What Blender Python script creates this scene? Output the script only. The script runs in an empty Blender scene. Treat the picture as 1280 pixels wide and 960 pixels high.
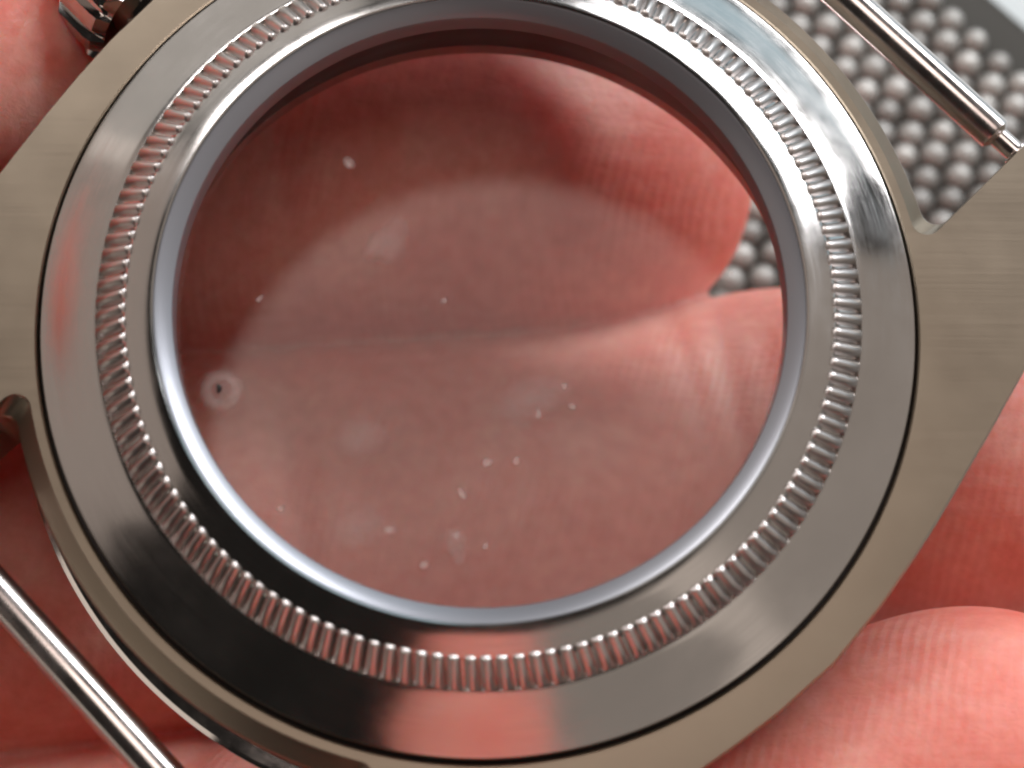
import bpy, bmesh, math, random
from mathutils import Vector, Matrix
random.seed(7)
S = 0.001                      # everything below is written in millimetres, the scene is in metres
scene = bpy.context.scene
PI = math.pi

# ------------------------------------------------------------------ camera
CAMROT = Matrix(((0.99959384, 0.0, 0.02849835),
                 (-0.00686626, 0.97054119, 0.24083742),
                 (-0.02765882, -0.24093527, 0.97014699)))
CAMLOC = Vector((-0.514, -18.191, 61.150))
cd = bpy.data.cameras.new('camera')
cam = bpy.data.objects.new('camera', cd)
scene.collection.objects.link(cam)
cam.matrix_world = Matrix.Translation(CAMLOC * S) @ CAMROT.transposed().to_4x4()
cd.sensor_width = 36.0
cd.lens = 2000 * 36 / 1280
cd.clip_start = 0.002
cd.clip_end = 10.0
cd.dof.use_dof = True
cd.dof.focus_distance = 0.0670
cd.dof.aperture_fstop = 40.0
scene.camera = cam

# ------------------------------------------------------------------ world and lamps
w = bpy.data.worlds.new('World')
scene.world = w
w.use_nodes = True
w.node_tree.nodes['Background'].inputs[0].default_value = (1.0, 0.9, 0.82, 1)
w.node_tree.nodes['Background'].inputs[1].default_value = 0.018

def lamp(name, direction, dist, sx, sy, radiance, color, shape='RECTANGLE', target=(0, 0, 0)):
    d = bpy.data.lights.new(name, 'AREA')
    d.shape = shape
    d.size = sx * S
    d.size_y = sy * S
    area = (sx * sy * S * S) * (PI / 4 if shape in ('DISK', 'ELLIPSE') else 1)
    d.energy = radiance * PI * area
    d.color = color
    o = bpy.data.objects.new(name, d)
    scene.collection.objects.link(o)
    v = Vector(direction).normalized()
    o.location = (Vector(target) + v * dist) * S
    o.rotation_euler = v.to_track_quat('Z', 'Y').to_euler()
    return o

lamp('window_light', (0.50, 0.70, 0.46), 300, 190, 62, 21.0, (0.95, 0.97, 1.0))
lamp('low_window_light', (0.64, 0.74, 0.13), 260, 400, 70, 1.0, (0.66, 0.89, 1.0))
lamp('overhead_disc_light', (0.025, 0.160, 0.985), 230, 106, 106, 3.2, (1.0, 0.86, 0.78), 'DISK')  # added disc, sized and aimed for the veil it reflects on the crystal
lamp('side_light', (0.78, -0.08, 0.50), 280, 300, 300, 0.38, (1.0, 0.88, 0.78))  # added fill for the grey-brown reflection on the right flange
lamp('upper_left_fill', (-0.55, 0.82, 0.20), 300, 200, 130, 0.6, (1.0, 0.95, 0.88))  # added lamp, gives the upper-left flange its dim grey reflection
lamp('thumb_fill_light', (-0.36, 0.66, 0.60), 300, 90, 70, 16.0, (1.0, 0.97, 0.95))  # lamp added at upper left to brighten the thumb by the crown
lamp('low_right_light', (0.46, -0.66, 0.60), 280, 170, 210, 0.34, (1.0, 0.88, 0.78))  # added lamp, greys the lower-right flange up to the pink patch
lamp('left_light', (-0.87, 0.20, 0.38), 280, 270, 210, 0.42, (1.0, 0.84, 0.74))  # added lamp for the beige reflection along the left flange
lamp('low_left_light', (-0.83, -0.52, 0.14), 280, 170, 46, 0.95, (1.0, 0.88, 0.76))  # lamp added low down so the strap-end chamfer reflects pale

vs = scene.view_settings
vs.view_transform = 'Standard'
vs.look = 'None'
vs.exposure = 0.0
vs.gamma = 1.0
scene.cycles.max_bounces = 10
scene.cycles.transparent_max_bounces = 12
scene.cycles.caustics_reflective = False
scene.cycles.caustics_refractive = False
scene.cycles.use_denoising = True
scene.cycles.filter_width = 2.2
scene.unit_settings.system = 'METRIC'

# ------------------------------------------------------------------ material helpers
class NT:
    def __init__(self, name):
        self.m = bpy.data.materials.new(name)
        self.m.use_nodes = True
        self.t = self.m.node_tree
        self.b = self.t.nodes['Principled BSDF']
        self.out = self.t.nodes['Material Output']
    def n(self, typ, **kw):
        x = self.t.nodes.new(typ)
        for k, v in kw.items():
            if k in x.inputs.keys():
                x.inputs[k].default_value = v
            else:
                setattr(x, k, v)
        return x
    def l(self, a, b):
        self.t.links.new(a, b)
    def coords(self, scale=(1000, 1000, 1000)):
        tc = self.n('ShaderNodeTexCoord')
        mp = self.n('ShaderNodeMapping')
        mp.inputs['Scale'].default_value = scale
        self.l(tc.outputs['Object'], mp.inputs['Vector'])
        return mp.outputs['Vector']
    def noise(self, vec, scale, detail=4, rough=0.55, dist=0.0):
        x = self.n('ShaderNodeTexNoise', Scale=scale, Detail=detail, Roughness=rough, Distortion=dist)
        self.l(vec, x.inputs['Vector'])
        return x.outputs['Fac']
    def ramp(self, fac, stops):
        x = self.n('ShaderNodeValToRGB')
        e = x.color_ramp.elements
        while len(e) < len(stops):
            e.new(0.5)
        for i, (p, c) in enumerate(stops):
            e[i].position = p
            e[i].color = (*c, 1) if len(c) == 3 else c
        self.l(fac, x.inputs['Fac'])
        return x.outputs['Color']
    def rng(self, fac, a, b, lo=0.0, hi=1.0):
        x = self.n('ShaderNodeMapRange')
        x.inputs['From Min'].default_value = lo
        x.inputs['From Max'].default_value = hi
        x.inputs['To Min'].default_value = a
        x.inputs['To Max'].default_value = b
        self.l(fac, x.inputs['Value'])
        return x.outputs['Result']
    def bump(self, h, strength, dist_mm, prev=None):
        x = self.n('ShaderNodeBump', Strength=strength, Distance=dist_mm * S)
        self.l(h, x.inputs['Height'])
        if prev is not None:
            self.l(prev, x.inputs['Normal'])
        return x.outputs['Normal']

def steel(name, color, rough, streak_scale, streak_amt, bump_amt=0.0, blotch=0.06, polar=False):
    k = NT(name)
    base = k.coords()
    if polar:                                     # fine turning marks that run round the watch axis
        sx = k.n('ShaderNodeSeparateXYZ')
        k.l(base, sx.inputs[0])
        a = k.n('ShaderNodeVectorMath', operation='LENGTH')
        c = k.n('ShaderNodeCombineXYZ')
        k.l(sx.outputs['X'], c.inputs[0]); k.l(sx.outputs['Y'], c.inputs[1])
        k.l(c.outputs[0], a.inputs[0])
        ang = k.n('ShaderNodeMath', operation='ARCTAN2')
        k.l(sx.outputs['Y'], ang.inputs[0]); k.l(sx.outputs['X'], ang.inputs[1])
        c2 = k.n('ShaderNodeCombineXYZ')
        m1 = k.n('ShaderNodeMath', operation='MULTIPLY'); m1.inputs[1].default_value = streak_scale[0]
        m2 = k.n('ShaderNodeMath', operation='MULTIPLY'); m2.inputs[1].default_value = streak_scale[1]
        k.l(a.outputs['Value'], m1.inputs[0]); k.l(ang.outputs[0], m2.inputs[0])
        k.l(m1.outputs[0], c2.inputs[0]); k.l(m2.outputs[0], c2.inputs[1])
        sv = c2.outputs[0]
        streak = k.noise(sv, 1.0, 3, 0.6)
    else:
        mp = k.n('ShaderNodeMapping')
        mp.inputs['Rotation'].default_value = (0, 0, math.radians(-46))
        mp.inputs['Scale'].default_value = streak_scale
        k.l(base, mp.inputs['Vector'])
        streak = k.noise(mp.outputs['Vector'], 1.0, 3, 0.6)
    blot = k.noise(base, 0.25, 5, 0.6)
    r1 = k.rng(streak, rough - streak_amt, rough + streak_amt, 0.25, 0.75)
    ad = k.n('ShaderNodeMath', operation='ADD')
    k.l(r1, ad.inputs[0]); k.l(k.rng(blot, -blotch, blotch, 0.3, 0.7), ad.inputs[1])
    k.l(ad.outputs[0], k.b.inputs['Roughness'])
    col = k.ramp(blot, [(0.3, tuple(x * 0.9 for x in color)), (0.7, color)])
    k.l(col, k.b.inputs['Base Color'])
    k.b.inputs['Metallic'].default_value = 1.0
    if bump_amt:
        k.l(k.bump(streak, bump_amt, 0.03), k.b.inputs['Normal'])
    return k.m

M = {}
M['case'] = steel('brushed_steel', (0.335, 0.278, 0.215), 0.38, (0.15, 20, 20), 0.03, 0.015, blotch=0.02)
M['flange'] = steel('turned_steel', (0.56, 0.53, 0.51), 0.165, (14, 5), 0.05, 0.012, polar=True)
M['polished'] = steel('polished_steel', (0.60, 0.56, 0.54), 0.10, (2, 2, 2), 0.03)
M['tooth'] = steel('flute_steel', (0.62, 0.57, 0.55), 0.33, (3, 3, 3), 0.05)
M['bar'] = steel('bar_steel', (0.64, 0.58, 0.56), 0.23, (1, 1, 1), 0.04)
M['dark_liner'] = steel('dark_liner_steel', (0.12, 0.105, 0.10), 0.42, (8, 4), 0.05, 0.05, polar=True)
M['lip'] = steel('bead_steel', (0.55, 0.52, 0.51), 0.20, (14, 5), 0.05, 0.05, polar=True)

k = NT('dark_recess')
k.b.inputs['Base Color'].default_value = (0.012, 0.006, 0.004, 1)
k.b.inputs['Roughness'].default_value = 0.7
M['recess'] = k.m

# clear sapphire: no refraction needed for a flat plate, reflection grows towards grazing angles
k = NT('clear_crystal')
lw = k.n('ShaderNodeLayerWeight', Blend=0.5)
pw = k.n('ShaderNodeMath', operation='POWER'); pw.inputs[1].default_value = 4.0
k.l(lw.outputs['Facing'], pw.inputs[0])
fac = k.rng(pw.outputs[0], 0.0155, 0.5)
tr = k.n('ShaderNodeBsdfTransparent')
gl = k.n('ShaderNodeBsdfGlossy', Roughness=0.10)
vec = k.coords()
haze_noise = k.noise(vec, 0.22, 5, 0.6)
k.l(k.rng(haze_noise, 0.01, 0.035, 0.35, 0.65), gl.inputs['Roughness'])
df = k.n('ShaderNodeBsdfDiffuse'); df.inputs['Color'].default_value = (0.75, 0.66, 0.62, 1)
mx = k.n('ShaderNodeMixShader'); mx2 = k.n('ShaderNodeMixShader')
k.l(k.rng(haze_noise, 0.001, 0.006, 0.4, 0.7), mx.inputs[0])       # faint diffuse haze painted in along with the reflected veil
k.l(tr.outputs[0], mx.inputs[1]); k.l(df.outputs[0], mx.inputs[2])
k.l(fac, mx2.inputs[0]); k.l(mx.outputs[0], mx2.inputs[1]); k.l(gl.outputs[0], mx2.inputs[2])
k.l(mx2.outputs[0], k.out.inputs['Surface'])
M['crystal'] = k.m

k = NT('ground_glass_edge')
k.b.inputs['Base Color'].default_value = (0.30, 0.305, 0.335, 1)
k.b.inputs['Metallic'].default_value = 0.6
k.b.inputs['Roughness'].default_value = 0.33
M['edge_glass'] = k.m

k = NT('dust')
tr = k.n('ShaderNodeBsdfTransparent')
df = k.n('ShaderNodeBsdfDiffuse'); df.inputs['Color'].default_value = (0.85, 0.72, 0.68, 1)
mx = k.n('ShaderNodeMixShader')
tc = k.n('ShaderNodeTexCoord')
ln = k.n('ShaderNodeVectorMath', operation='LENGTH')
k.l(tc.outputs['Object'], ln.inputs[0])
k.l(k.rng(ln.outputs['Value'], 0.22, 0.0, 0.00002, 0.00026), mx.inputs[0])
k.l(tr.outputs[0], mx.inputs[1]); k.l(df.outputs[0], mx.inputs[2])
k.l(mx.outputs[0], k.out.inputs['Surface'])
M['dust'] = k.m

k = NT('smudge')
tr = k.n('ShaderNodeBsdfTransparent')
df = k.n('ShaderNodeBsdfDiffuse'); df.inputs['Color'].default_value = (0.85, 0.70, 0.66, 1)
mx = k.n('ShaderNodeMixShader')
tc = k.n('ShaderNodeTexCoord')
ln = k.n('ShaderNodeVectorMath', operation='LENGTH')
k.l(tc.outputs['Object'], ln.inputs[0])
k.l(k.rng(ln.outputs['Value'], 0.13, 0.0, 0.0, 0.0010), mx.inputs[0])      # thins out towards its rim
k.l(tr.outputs[0], mx.inputs[1]); k.l(df.outputs[0], mx.inputs[2])
k.l(mx.outputs[0], k.out.inputs['Surface'])
M['smudge'] = k.m

# skin
k = NT('skin')
vec = k.coords()
n1 = k.noise(vec, 0.11, 4, 0.6, 0.4)
n2 = k.noise(vec, 1.3, 5, 0.65)
col = k.ramp(n1, [(0.34, (0.85, 0.40, 0.335)), (0.52, (0.83, 0.30, 0.24)), (0.72, (0.79, 0.20, 0.15))])
c2 = k.n('ShaderNodeMixRGB', blend_type='MULTIPLY', Fac=0.5)
k.l(col, c2.inputs[1])
k.l(k.ramp(n2, [(0.35, (0.84, 0.68, 0.64)), (0.65, (1, 1, 1))]), c2.inputs[2])
k.l(c2.outputs[0], k.b.inputs['Base Color'])
k.b.inputs['Subsurface Weight'].default_value = 1.0
k.b.inputs['Subsurface Radius'].default_value = (1.0, 0.11, 0.055)
k.b.inputs['Subsurface Scale'].default_value = 0.0068
k.b.inputs['Roughness'].default_value = 0.55
k.b.inputs['Specular IOR Level'].default_value = 0.4
wv = k.n('ShaderNodeTexWave', wave_type='BANDS', bands_direction='X', Scale=0.66, Distortion=9.0, Detail=2.0)
wv.inputs['Detail Scale'].default_value = 0.16
mp = k.n('ShaderNodeMapping')
mp.inputs['Rotation'].default_value = (0, 0.2, math.radians(14))
k.l(vec, mp.inputs['Vector']); k.l(mp.outputs[0], wv.inputs['Vector'])
por = k.noise(vec, 2.6, 4, 0.7)
wr = k.n('ShaderNodeTexVoronoi', feature='DISTANCE_TO_EDGE', Scale=0.8)
k.l(vec, wr.inputs['Vector'])
rm = k.n('ShaderNodeMath', operation='MULTIPLY')
k.l(wv.outputs['Fac'], rm.inputs[0])
k.l(k.rng(k.noise(vec, 0.13, 2, 0.5), 0.0, 1.0, 0.42, 0.62), rm.inputs[1])
b1 = k.bump(rm.outputs[0], 0.22, 0.10)
mpw = k.n('ShaderNodeMapping')
mpw.inputs['Rotation'].default_value = (0, 0, math.radians(28))
mpw.inputs['Scale'].default_value = (0.25, 1.7, 1.0)
k.l(vec, mpw.inputs['Vector'])
fold = k.noise(mpw.outputs[0], 0.9, 5, 0.6, 0.5)
b2 = k.bump(por, 0.30, 0.12, k.bump(fold, 0.22, 0.25, b1))
b3 = k.bump(k.rng(wr.outputs['Distance'], 0, 1, 0, 0.08), 0.09, 0.06, b2)
k.l(b3, k.b.inputs['Normal'])
M['skin'] = k.m

k = NT('mat_rubber')
k.b.inputs['Base Color'].default_value = (0.075, 0.072, 0.065, 1)
k.b.inputs['Roughness'].default_value = 0.8
k.b.inputs['Specular IOR Level'].default_value = 0.2
M['mat'] = k.m
k = NT('mat_bump_grey')
vec = k.coords()
oi = k.n('ShaderNodeObjectInfo')
k.l(k.ramp(oi.outputs['Random'], [(0.0, (0.26, 0.25, 0.235)), (1.0, (0.52, 0.50, 0.47))]), k.b.inputs['Base Color'])
k.b.inputs['Roughness'].default_value = 0.4
k.b.inputs['Metallic'].default_value = 0.3
M['bump'] = k.m
k = NT('table_white')
vec = k.coords()
k.l(k.ramp(k.noise(vec, 0.05, 4), [(0.3, (0.62, 0.68, 0.69)), (0.7, (0.72, 0.76, 0.77))]), k.b.inputs['Base Color'])
k.b.inputs['Roughness'].default_value = 0.5
M['table'] = k.m

# ------------------------------------------------------------------ mesh helpers
def link(name, me, mat=None, parent=None):
    o = bpy.data.objects.new(name, me)
    scene.collection.objects.link(o)
    if mat is not None and not me.materials:
        me.materials.append(mat)
    if parent is not None:
        o.parent = parent
    return o

def finish(bm, name, sharp=32, smooth=True):
    bmesh.ops.recalc_face_normals(bm, faces=bm.faces)
    for v in bm.verts:
        v.co *= S
    me = bpy.data.meshes.new(name)
    bm.to_mesh(me)
    bm.free()
    if smooth:
        me.polygons.foreach_set('use_smooth', [True] * len(me.polygons))
        if sharp:
            me.set_sharp_from_angle(angle=math.radians(sharp))
    return me

def lathe(profile, segs=256, closed=True):
    bm = bmesh.new()
    rings = []
    for i in range(segs):
        a = 2 * PI * i / segs
        rings.append([bm.verts.new((r * math.cos(a), r * math.sin(a), z)) for r, z in profile])
    n = len(profile)
    for i in range(segs):
        A, B = rings[i], rings[(i + 1) % segs]
        for j in range(n if closed else n - 1):
            j2 = (j + 1) % n
            bm.faces.new((A[j], B[j], B[j2], A[j2]))
    return bm

def empty(name, label, cat, loc=(0, 0, 0)):
    o = bpy.data.objects.new(name, None)
    scene.collection.objects.link(o)
    o.location = Vector(loc) * S
    o.empty_display_size = 0.005
    o['label'] = label
    o['category'] = cat
    return o

# ------------------------------------------------------------------ the setting: table under the mat
TABLE_Z = -37.0
bm = bmesh.new()
bmesh.ops.create_grid(bm, x_segments=8, y_segments=8, size=420)
for v in bm.verts:
    v.co.z = TABLE_Z
t = link('tabletop', finish(bm, 'tabletop', None), M['table'])
t['kind'] = 'structure'

# ------------------------------------------------------------------ the watch
A = math.radians(44.3)
U = Vector((math.cos(A), math.sin(A), 0))
N_ = Vector((math.sin(A), -math.cos(A), 0))
def un(u, n, z=0.0):
    return U * u + N_ * n + Vector((0, 0, z))

watch = empty('watch_case', 'open steel watch case with fluted back ring and clear crystal, held in fingers', 'watch', (0, 0, -6.6))
WZ = Vector((0, 0, 6.6)) * S
def wpart(name, me, mat):
    o = link(name, me, mat, watch)
    o.location = WZ
    return o

def quarter(rs, lug_in, out_add):
    """outline of one quarter in (u, n), from the strap end centre round the lug to the flank"""
    pts = []
    fr = 0.65                                                  # fillet where the strap end meets the lug
    nc = lug_in - fr
    uc = math.sqrt((rs + fr) ** 2 - nc ** 2)
    phi_end = math.atan2(nc, uc)
    for i in range(25):
        ph = phi_end * i / 24
        pts.append((rs * math.cos(ph), rs * math.sin(ph)))
    a0 = math.atan2(-nc, -uc)                                  # pointing back to the centre
    if a0 < 0:
        a0 += 2 * PI
    a1 = PI / 2
    for i in range(1, 11):
        a = a0 + (a1 - a0) * i / 10
        pts.append((uc + fr * math.cos(a), nc + fr * math.sin(a)))
    for u in (18.5, 20.0, 21.5, 22.6):
        pts.append((u, lug_in))
    tip = [(23.5, lug_in + 0.25), (24.0, lug_in + 0.9), (24.1, 12.2), (23.8, 13.6), (23.1, 14.4 + out_add)]
    pts += tip
    for u, n in ((21, 14.98), (18.5, 15.68), (16.2, 16.28), (14, 16.83), (11.1, 17.55), (9, 18.03), (6.9, 18.50), (4.9, 18.88), (2.9, 19.18)):
        pts.append((u, n + out_add))
    return pts

def outline(rs, lug_in, out_add):
    q = quarter(rs, lug_in, out_add)
    full = list(q) + [(0, 19.4 + out_add)]
    full += [(-u, n) for u, n in reversed(q)]
    full += [(-u, -n) for u, n in q[1:]] + [(0, -19.4 - out_add)]
    full += [(u, -n) for u, n in reversed(q[1:])]
    return full

levels = [(outline(18.02, 10.42, -0.10), -0.28),
          (outline(18.06, 10.38, 0.0), -0.42),
          (outline(18.78, 10.36, 0.04), -1.00),
          (outline(18.85, 10.36, 0.06), -1.12),
          (outline(19.05, 10.36, 0.10), -5.2),
          (outline(19.00, 10.40, 0.00), -5.4)]
bm = bmesh.new()
loops = []
for pts, z in levels:
    loops.append([bm.verts.new(un(u, n, z)) for u, n in pts])
for La, Lb in zip(loops[:-1], loops[1:]):
    n = len(La)
    for i in range(n):
        bm.faces.new((La[i], La[(i + 1) % n], Lb[(i + 1) % n], Lb[i]))
seg = 240
def ring(r, z):
    return [bm.verts.new((r * math.cos(2 * PI * i / seg), r * math.sin(2 * PI * i / seg), z)) for i in range(seg)]
inn = [ring(17.68, -0.28), ring(17.62, -0.36), ring(17.62, -1.5), ring(14.3, -1.55), ring(14.3, -5.4)]
for La, Lb in zip(inn[:-1], inn[1:]):
    for i in range(seg):
        bm.faces.new((La[i], La[(i + 1) % seg], Lb[(i + 1) % seg], Lb[i]))
def cap(outer, inner):
    es = []
    for L in (outer, inner):
        for i in range(len(L)):
            e = bm.edges.get((L[i], L[(i + 1) % len(L)]))
            es.append(e)
    bmesh.ops.triangle_fill(bm, use_beauty=True, use_dissolve=False, edges=es)
cap(loops[0], inn[0])
cap(loops[-1], inn[-1])
wpart('case_body', finish(bm, 'case_body', 20), M['case'])

# front bezel ring, seen only as a thin bright edge past the strap end
wpart('bezel', finish(lathe([(19.55, -5.45), (19.75, -5.6), (19.75, -6.1), (19.2, -6.6), (14.5, -6.6), (14.15, -6.3), (14.15, -5.45)]), 'bezel'), M['polished'])
# dark gasket in the bottom of the groove between case and back
wpart('gasket', finish(lathe([(17.60, -1.45), (17.60, -0.75), (17.44, -0.75), (17.44, -1.45)]), 'gasket'), M['recess'])

# added liner, coloured dark to deepen the cavity wall below the crystal
wpart('cavity_liner', finish(lathe([(12.50, 0.52), (12.62, 0.40), (13.0, -0.6), (13.75, -2.0), (14.05, -5.3), (14.28, -5.3), (14.28, -1.7), (13.2, -0.2), (12.7, 0.48)]), 'cavity_liner'), M['dark_liner'])
# screw-down back: flange, fluted cone, dished bead
prof = [(17.40, -1.4), (17.42, -0.10), (17.36, 0.00), (17.27, 0.03),
        (16.6, 0.345), (15.9, 0.67), (15.25, 0.965), (15.06, 1.04), (14.98, 1.06),
        (14.86, 0.95), (14.4, 1.23), (14.05, 1.46), (13.88, 1.58),
        (13.84, 1.66), (13.78, 1.72), (13.68, 1.76), (13.2, 1.96), (12.74, 2.14), (12.66, 2.15), (12.60, 2.10),
        (12.60, 1.20), (12.60, 0.55), (12.75, 0.50), (13.3, -0.2), (13.6, -1.4)]
back = wpart('back_ring', finish(lathe(prof, 288), 'back_ring', 40), M['flange'])

# one flute, shared by all
def tooth_mesh():
    bm = bmesh.new()
    p0, p1 = Vector((14.97, 0, 1.01)), Vector((13.74, 0, 1.72))
    d = (p1 - p0).normalized()
    nrm = Vector((-d.z, 0, d.x))
    if nrm.z < 0:
        nrm = -nrm
    sec = [(-0.31, -0.12), (-0.215, 0.075), (-0.08, 0.195), (0.06, 0.195), (0.205, 0.075), (0.31, -0.12)]
    rows = []
    for f, hs, ws in ((0.0, 0.35, 0.92), (0.10, 0.85, 1.0), (0.5, 1.0, 0.97), (0.88, 0.95, 0.94), (1.0, 0.80, 0.88)):
        c = p0.lerp(p1, f)
        row = []
        for y, h in sec:
            hh = h * hs if h > 0 else h
            row.append(bm.verts.new(c + nrm * hh + Vector((0, y * ws * (c.x / 14.2) + (0.5 - f) * 0.14, 0))))
        rows.append(row)
    for a, b in zip(rows[:-1], rows[1:]):
        for i in range(len(sec) - 1):
            bm.faces.new((a[i], a[i + 1], b[i + 1], b[i]))
    bm.faces.new(rows[0]); bm.faces.new(list(reversed(rows[-1])))
    return finish(bm, 'tooth', 85)
tm = tooth_mesh()
tm.materials.append(M['tooth'])
NT_ = 146
for i in range(NT_):
    o = link('tooth', tm, None, back)
    o.rotation_euler = (random.uniform(-0.002, 0.002), random.uniform(-0.002, 0.002), 2 * PI * (i + random.uniform(-0.04, 0.04)) / NT_)

# crystal plate with its ground bevel
CZ = 1.52
bm = lathe([(11.93, CZ), (11.93, 0.62)], 200, closed=False)
bm.verts.ensure_lookup_table()
top = [v for v in bm.verts if v.co.z > 1]
bot = [v for v in bm.verts if v.co.z < 1]
bm.faces.new(top); bm.faces.new(list(reversed(bot)))
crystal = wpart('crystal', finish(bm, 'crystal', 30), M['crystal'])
edge = link('crystal_edge', finish(lathe([(11.95, CZ - 0.03), (11.97, CZ + 0.03), (12.05, CZ + 0.10), (12.50, 2.00), (12.585, 2.03), (12.585, 0.6), (11.95, 0.6)], 200), 'crystal_edge', 30), M['edge_glass'], crystal)

def blob_mesh(name, rad, height, wob, segs=20):
    bm = bmesh.new()
    cv = bm.verts.new((0, 0, height))
    r1, r2 = [], []
    for i in range(segs):
        a = 2 * PI * i / segs
        k_ = 1 + wob * math.sin(3 * a + rad * 9) * 0.5 + wob * random.uniform(-0.5, 0.5)
        r1.append(bm.verts.new((rad * 0.6 * k_ * math.cos(a), rad * 0.6 * k_ * math.sin(a), height * 0.8)))
        r2.append(bm.verts.new((rad * k_ * math.cos(a), rad * k_ * math.sin(a), 0)))
    for i in range(segs):
        j = (i + 1) % segs
        bm.faces.new((cv, r1[i], r1[j])); bm.faces.new((r1[i], r2[i], r2[j], r1[j]))
    bm.faces.new(list(reversed(r2)))
    return finish(bm, name, None)
specks = [(-5.27, 6.05, .20), (-1.45, 0.4, .14), (-0.7, -7.2, .20), (0.25, -6.0, .13), (1.35, -5.95, .12), (2.2, -4.1, .10), (3.5, -3.8, .13),
          (-0.9, -8.8, .12), (0.2, -9.2, .10), (-3.4, -8.6, .16), (-7.5, -7.8, .12), (3.2, -3.0, .09), (-8.6, 0.4, .10), (9.8, 1.6, .12), (-2.1, -9.9, .13)]
for x, y, r in specks:
    me = blob_mesh('dust_speck', r * 1.5, 0.04, 0.35, 12)
    o = link('dust_speck', me, M['dust'], crystal)
    o.location = (x * S, (y - 0.45) * S, (CZ + 0.004) * S)
    o.scale = (random.uniform(0.7, 1.5), random.uniform(0.6, 1.2), 1)
    o.rotation_euler = (0, 0, random.uniform(0, 3))
for x, y, r, sx, rot in ((-3.7, 2.3, .75, 1.5, 0.9), (-4.6, -5.6, .95, 1.2, 0.3), (-9.9, -3.7, .85, 1.0, 0.0), (-4.6, -9.0, 1.2, 1.2, 0.4), (-0.9, -9.6, .7, 0.6, 0.2), (2.0, -4.0, 1.0, 1.8, 0.4)):
    me = blob_mesh('smudge', r, 0.03, 0.25, 28)
    o = link('smudge', me, M['smudge'], crystal)
    o.location = (x * S, y * S, (CZ + 0.003) * S)
    o.scale = (sx, 1, 1)
    o.rotation_euler = (0, 0, rot)

# dried droplet by the left edge: a pale rim with a dark grain in the middle
dr = link('dried_droplet', finish(lathe([(0.40, 0.0), (0.42, 0.03), (0.62, 0.045), (0.80, 0.03), (0.84, 0.0)], 40), 'dried_droplet', None), M['smudge'], crystal)
dr.location = (-9.9 * S, -3.7 * S, (CZ + 0.006) * S)
gr = link('dark_grain', blob_mesh('dark_grain', 0.13, 0.08, 0.3, 12), M['recess'], crystal)
gr.location = (-10.0 * S, -3.65 * S, (CZ + 0.05) * S)
gr.scale = (0.8, 1.4, 1)

# spring bars with necked tips
def bar_mesh():
    h = [(0.0, 0), (0.42, 0), (0.42, .55), (0.60, .62), (0.60, .80), (0.45, .88), (0.45, 1.75), (0.60, 1.82), (0.73, 1.95), (0.75, 2.1)]
    L = 11.1
    prof = [(r, -L + x) for r, x in h] + [(r, L - x) for r, x in reversed(h)]
    bm = bmesh.new()
    segs = 40
    rings = []
    for r, x in prof:
        if r == 0:
            rings.append([bm.verts.new((0, 0, x))])
        else:
            rings.append([bm.verts.new((r * math.cos(2 * PI * i / segs), r * math.sin(2 * PI * i / segs), x)) for i in range(segs)])
    for a, b in zip(rings[:-1], rings[1:]):
        for i in range(segs):
            j = (i + 1) % segs
            if len(a) == 1:
                bm.faces.new((a[0], b[i], b[j]))
            elif len(b) == 1:
                bm.faces.new((a[i], a[j], b[0]))
            else:
                bm.faces.new((a[i], a[j], b[j], b[i]))
    return finish(bm, 'spring_bar', 35)
bmesh_bar = bar_mesh()
for sgn in (1, -1):
    o = wpart('spring_bar', bmesh_bar, M['bar'])
    o.location = WZ + un(21.5 * sgn if sgn > 0 else -21.1, 0, -1.6) * S
    o.rotation_euler = N_.to_track_quat('Z', 'Y').to_euler()
    o['label'] = 'spring bar at the upper right, over the dimpled mat' if sgn > 0 else 'spring bar at the lower left, over dark red skin'

# crown with coarse grooves
bm = bmesh.new()
segs = 16 * 8
prof = [(0.0, 19.0), (1.9, 19.0), (1.9, 20.3), (3.0, 20.35), (3.45, 20.75), (3.52, 21.1), (3.52, 23.2), (3.2, 23.7), (2.0, 23.95), (0, 24.0)]
rings = []
for pi_, (r, x) in enumerate(prof):
    if r == 0:
        rings.append([bm.verts.new((0, 0, x))])
        continue
    row = []
    for i in range(segs):
        a = 2 * PI * i / segs
        g = 1.0
        if 4 <= pi_ <= 7:
            ph = (i % 8) / 8
            g = 1.0 - 0.10 * (1 if ph < 0.25 else 0) - 0.05 * (1 if 0.25 <= ph < 0.30 or ph > 0.9 else 0)
        row.append(bm.verts.new((r * g * math.cos(a), r * g * math.sin(a), x)))
    rings.append(row)
for a, b in zip(rings[:-1], rings[1:]):
    for i in range(segs):
        j = (i + 1) % segs
        if len(a) == 1:
            bm.faces.new((a[0], b[i], b[j]))
        elif len(b) == 1:
            bm.faces.new((a[i], a[j], b[0]))
        else:
            bm.faces.new((a[i], a[j], b[j], b[i]))
o = wpart('crown', finish(bm, 'crown', 30), M['polished'])
o.location = WZ + Vector((0, 0, -3.5)) * S
o.rotation_euler = (-N_).to_track_quat('Z', 'Y').to_euler()

# ------------------------------------------------------------------ the hand: one continuous skin
def catmull(P, step=0.7):
    out = []
    Q = [P[0]] + P + [P[-1]]
    for i in range(1, len(Q) - 2):
        a, b, c, d = (Vector(q) for q in (Q[i - 1], Q[i], Q[i + 1], Q[i + 2]))
        L = (Vector(c[:3]) - Vector(b[:3])).length
        n = max(2, int(L / step))
        for j in range(n):
            t = j / n
            out.append(0.5 * ((2 * b) + (c - a) * t + (2 * a - 5 * b + 4 * c - d) * t * t + (3 * b - a - 3 * c + d) * t ** 3))
    out.append(Vector(Q[-2]))
    return out

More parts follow.
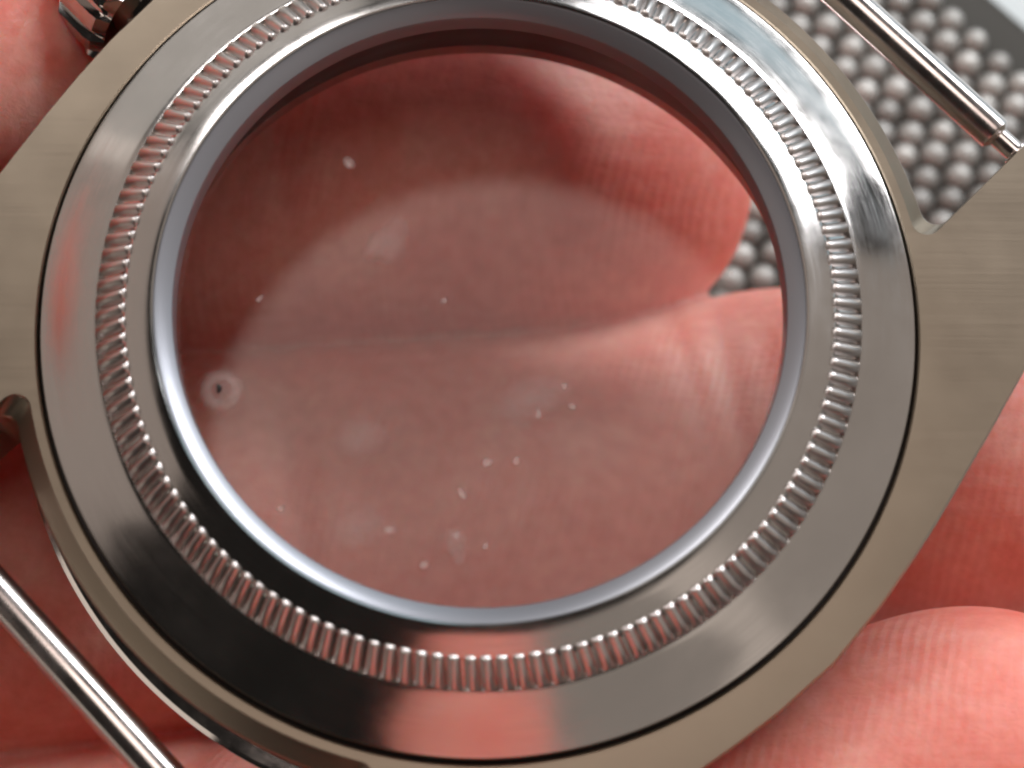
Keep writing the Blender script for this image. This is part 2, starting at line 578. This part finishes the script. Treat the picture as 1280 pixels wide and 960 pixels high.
def digit(bm, path, flat=0.92, palm=(0, 0, 1), creases=(), segs=40):
    """path: (x, y, z, radius) from root to the last joint centre; a rounded tip is added past it.
    creases: (mm from the tip end, depth mm)"""
    pts = catmull([tuple(p) for p in path])
    d = (pts[-1].xyz - pts[-2].xyz).normalized()
    rt = pts[-1].w
    tipc = pts[-1].xyz.copy()
    tip = []
    for i in range(1, 15):
        a = (PI / 2) * i / 14
        tip.append((tipc + d * (rt * 1.05 * math.sin(a)), max(0.05, rt * math.cos(a) ** 0.68)))
    ctr = [(p.xyz.copy(), p.w) for p in pts] + tip
    # arc length from tip
    s = [0.0]
    for (a, _), (b, _) in zip(reversed(ctr[:-1]), reversed(ctr[1:])):
        s.append(s[-1] + (a - b).length)
    s = list(reversed(s))
    pz = Vector(palm)
    prev = None
    for idx, (c, r) in enumerate(ctr):
        if idx == 0:
            tg = ctr[1][0] - c
        elif idx == len(ctr) - 1:
            tg = c - ctr[idx - 1][0]
        else:
            tg = ctr[idx + 1][0] - ctr[idx - 1][0]
        tg = tg.normalized() if tg.length > 1e-6 else d
        e2 = (pz - tg * pz.dot(tg)).normalized()
        e1 = tg.cross(e2)
        row = []
        for i in range(segs):
            a = 2 * PI * i / segs
            ca, sa = math.cos(a), math.sin(a)
            rr = r
            if sa > -0.2:
                for pos, dep in creases:
                    rr -= dep * math.exp(-((s[idx] - pos) / 0.8) ** 2) * min(1, (sa + 0.2))
            row.append(bm.verts.new(c + e1 * (rr * ca) + e2 * (rr * flat * sa)))
        if prev:
            for i in range(segs):
                j = (i + 1) % segs
                bm.faces.new((prev[i], prev[j], row[j], row[i]))
        else:
            bm.faces.new(row)
        prev = row
    bm.faces.new(list(reversed(prev)))

bm = bmesh.new()
# index: its tip ends behind the crystal
digit(bm, [(-62, 12, -25, 10), (-42, 11.5, -19.5, 9.2), (-26, 10.6, -17.5, 8.8), (-13, 11.5, -16.4, 9.3), (-2.5, 13.0, -17.1, 9.3), (4.9, 13.4, -18.6, 8.9)],
      creases=[(24.5, 0.5), (26.2, 0.35)])
# middle: runs on behind the lug and out of the picture
digit(bm, [(-62, -6, -26, 10), (-44, -6.5, -20, 9.4), (-26, -8.0, -17.3, 9.4), (-9, -5.7, -19.2, 9.35), (4, -4.2, -21.2, 9.2), (15, -2.0, -20.6, 9.1), (23, -2.6, -17.2, 8.7), (31, -3.0, -16.5, 7.9)],
      creases=[(26.5, 0.45), (28.4, 0.3), (50, .5)])
# ring: its tip shows below the lug
digit(bm, [(-62, -23, -24, 9.5), (-42, -23.5, -20, 9.4), (-22, -24.6, -20, 9.0), (-5, -24.5, -15, 8.4), (8, -22.6, -10.2, 8.1), (20, -18.9, -8.4, 7.9)],
      creases=[(21.5, 0.45), (42, .5)])
# little finger: curled up out of view, posed to reflect pink in the flange
digit(bm, [(-60, -40, -20, 8.5), (-40, -46, -16, 7.6), (-20, -46, -12, 7.0), (-7, -38, -8, 6.9), (-1.5, -32.0, 1.5, 7.8), (-0.5, -34.5, 16, 7.6), (0.0, -36.0, 27, 7.4)],
      palm=(0, 0.6, 0.8), creases=[(18, .4)])
# thumb: crosses in front of the index root, tip under the crown
digit(bm, [(-84, -6, -10, 15), (-64, -3, 4, 13), (-46, 4, 6, 11), (-33, 11.5, 0.0, 9.7), (-24, 15.8, -6.0, 9.2), (-16, 21.5, -12.2, 8.8), (-9, 26, -16.5, 8.0)], flat=0.72,
      palm=(0.1, -0.1, 1.0), creases=[(27, .4), (29, .3)])
# palm and wrist
digit(bm, [(-150, -14, -26, 24), (-120, -14, -26, 28), (-95, -12, -26, 33), (-76, -12, -25, 33), (-68, -12, -24.5, 30)], flat=0.45, segs=64)
tmp_me = bpy.data.meshes.new('tmp')
bmesh.ops.recalc_face_normals(bm, faces=bm.faces)
bm.to_mesh(tmp_me); bm.free()
tmp = bpy.data.objects.new('tmp', tmp_me)
scene.collection.objects.link(tmp)
md = tmp.modifiers.new('r', 'REMESH'); md.mode = 'VOXEL'; md.voxel_size = 0.24
md = tmp.modifiers.new('s', 'SMOOTH'); md.factor = 0.5; md.iterations = 5
dg = bpy.context.evaluated_depsgraph_get()
hand_me = bpy.data.meshes.new_from_object(tmp.evaluated_get(dg))
bpy.data.objects.remove(tmp)
hand_me.name = 'hand'
hand_me.transform(Matrix.Scale(S, 4))
hand_me.polygons.foreach_set('use_smooth', [True] * len(hand_me.polygons))
hand = link('hand', hand_me, M['skin'])
hand['label'] = 'bare pink fingers of one hand holding the watch case from behind'
hand['category'] = 'hand'

# ------------------------------------------------------------------ dimpled mat on the table, upper right
MZ = TABLE_Z + 1.6
mat_o = empty('dimpled_mat', 'dark mat covered in pale grey rounded bumps, blurred behind the spring bar', 'mat', (20, 20, TABLE_Z))
PITCH = 2.05
ma = math.radians(-42)
va = Vector((math.cos(ma), math.sin(ma), 0)) * PITCH
vb = Vector((math.cos(ma + PI / 3), math.sin(ma + PI / 3), 0)) * PITCH
va = Vector((1.43, -1.48, 0))
vb = Vector((2.07, 0.12, 0))
ML = Vector((20, 20, TABLE_Z))
# slab outline: a rounded square turned 45 degrees, one long side facing the upper right corner
def mat_outline(inset):
    pts = []
    c = Vector((17.3, 13.4))
    hw, hh, r = 25.6 - inset, 28.0 - inset, 9.0
    ex, ey = Vector((math.cos(0.80), math.sin(0.80))), Vector((-math.sin(0.80), math.cos(0.80)))
    for cx, cy, a0 in ((1, 1, 0), (-1, 1, 90), (-1, -1, 180), (1, -1, 270)):
        for i in range(9):
            a = math.radians(a0 + 90 * i / 8)
            q = c + ex * (cx * (hw - r) + r * math.cos(a)) + ey * (cy * (hh - r) + r * math.sin(a))
            pts.append(q)
    return pts
def inside(x, y, inset):
    P = mat_outline(inset)
    ok = True
    for a, b in zip(P, P[1:] + P[:1]):
        if (b.x - a.x) * (y - a.y) - (b.y - a.y) * (x - a.x) < 0:
            ok = False
            break
    return ok
bm = bmesh.new()
L = []
for inset, z in ((0, 0.05), (0, 1.5), (0.25, 1.7)):
    L.append([bm.verts.new((p.x - ML.x, p.y - ML.y, z)) for p in mat_outline(inset)])
for a, b in zip(L[:-1], L[1:]):
    for i in range(len(a)):
        j = (i + 1) % len(a)
        bm.faces.new((a[i], a[j], b[j], b[i]))
bm.faces.new(L[-1]); bm.faces.new(list(reversed(L[0])))
link('base', finish(bm, 'base', 30), M['mat'], mat_o)
# one bump: a squat rounded dome
bm = bmesh.new()
rings = []
for r, z in ((0.92, 1.69), (0.90, 2.05), (0.74, 2.42), (0.42, 2.64)):
    rings.append([bm.verts.new((r * math.cos(2 * PI * i / 12), r * math.sin(2 * PI * i / 12), z)) for i in range(12)])
for a, b in zip(rings[:-1], rings[1:]):
    for i in range(12):
        bm.faces.new((a[i], a[(i + 1) % 12], b[(i + 1) % 12], b[i]))
bm.faces.new(rings[-1])
bump_me = finish(bm, 'bump', None)
bump_me.materials.append(M['bump'])
p0 = Vector((30.75, 29.02, 0))
cnt = 0
for i in range(-30, 31):
    for j in range(-30, 31):
        p = p0 + va * i + vb * j
        if 9 < p.x < 38 and 6 < p.y < 34 and inside(p.x, p.y, 3.3) and cnt < 299:
            o = link('bump', bump_me, None, mat_o)
            o.location = (p - Vector((ML.x, ML.y, 0)) + Vector((random.uniform(-.08, .08), random.uniform(-.08, .08), random.uniform(-0.15, 0.05)))) * S
            sc_ = random.uniform(0.9, 1.05)
            o.scale = (sc_, sc_, 1)
            cnt += 1
print('bumps', cnt)
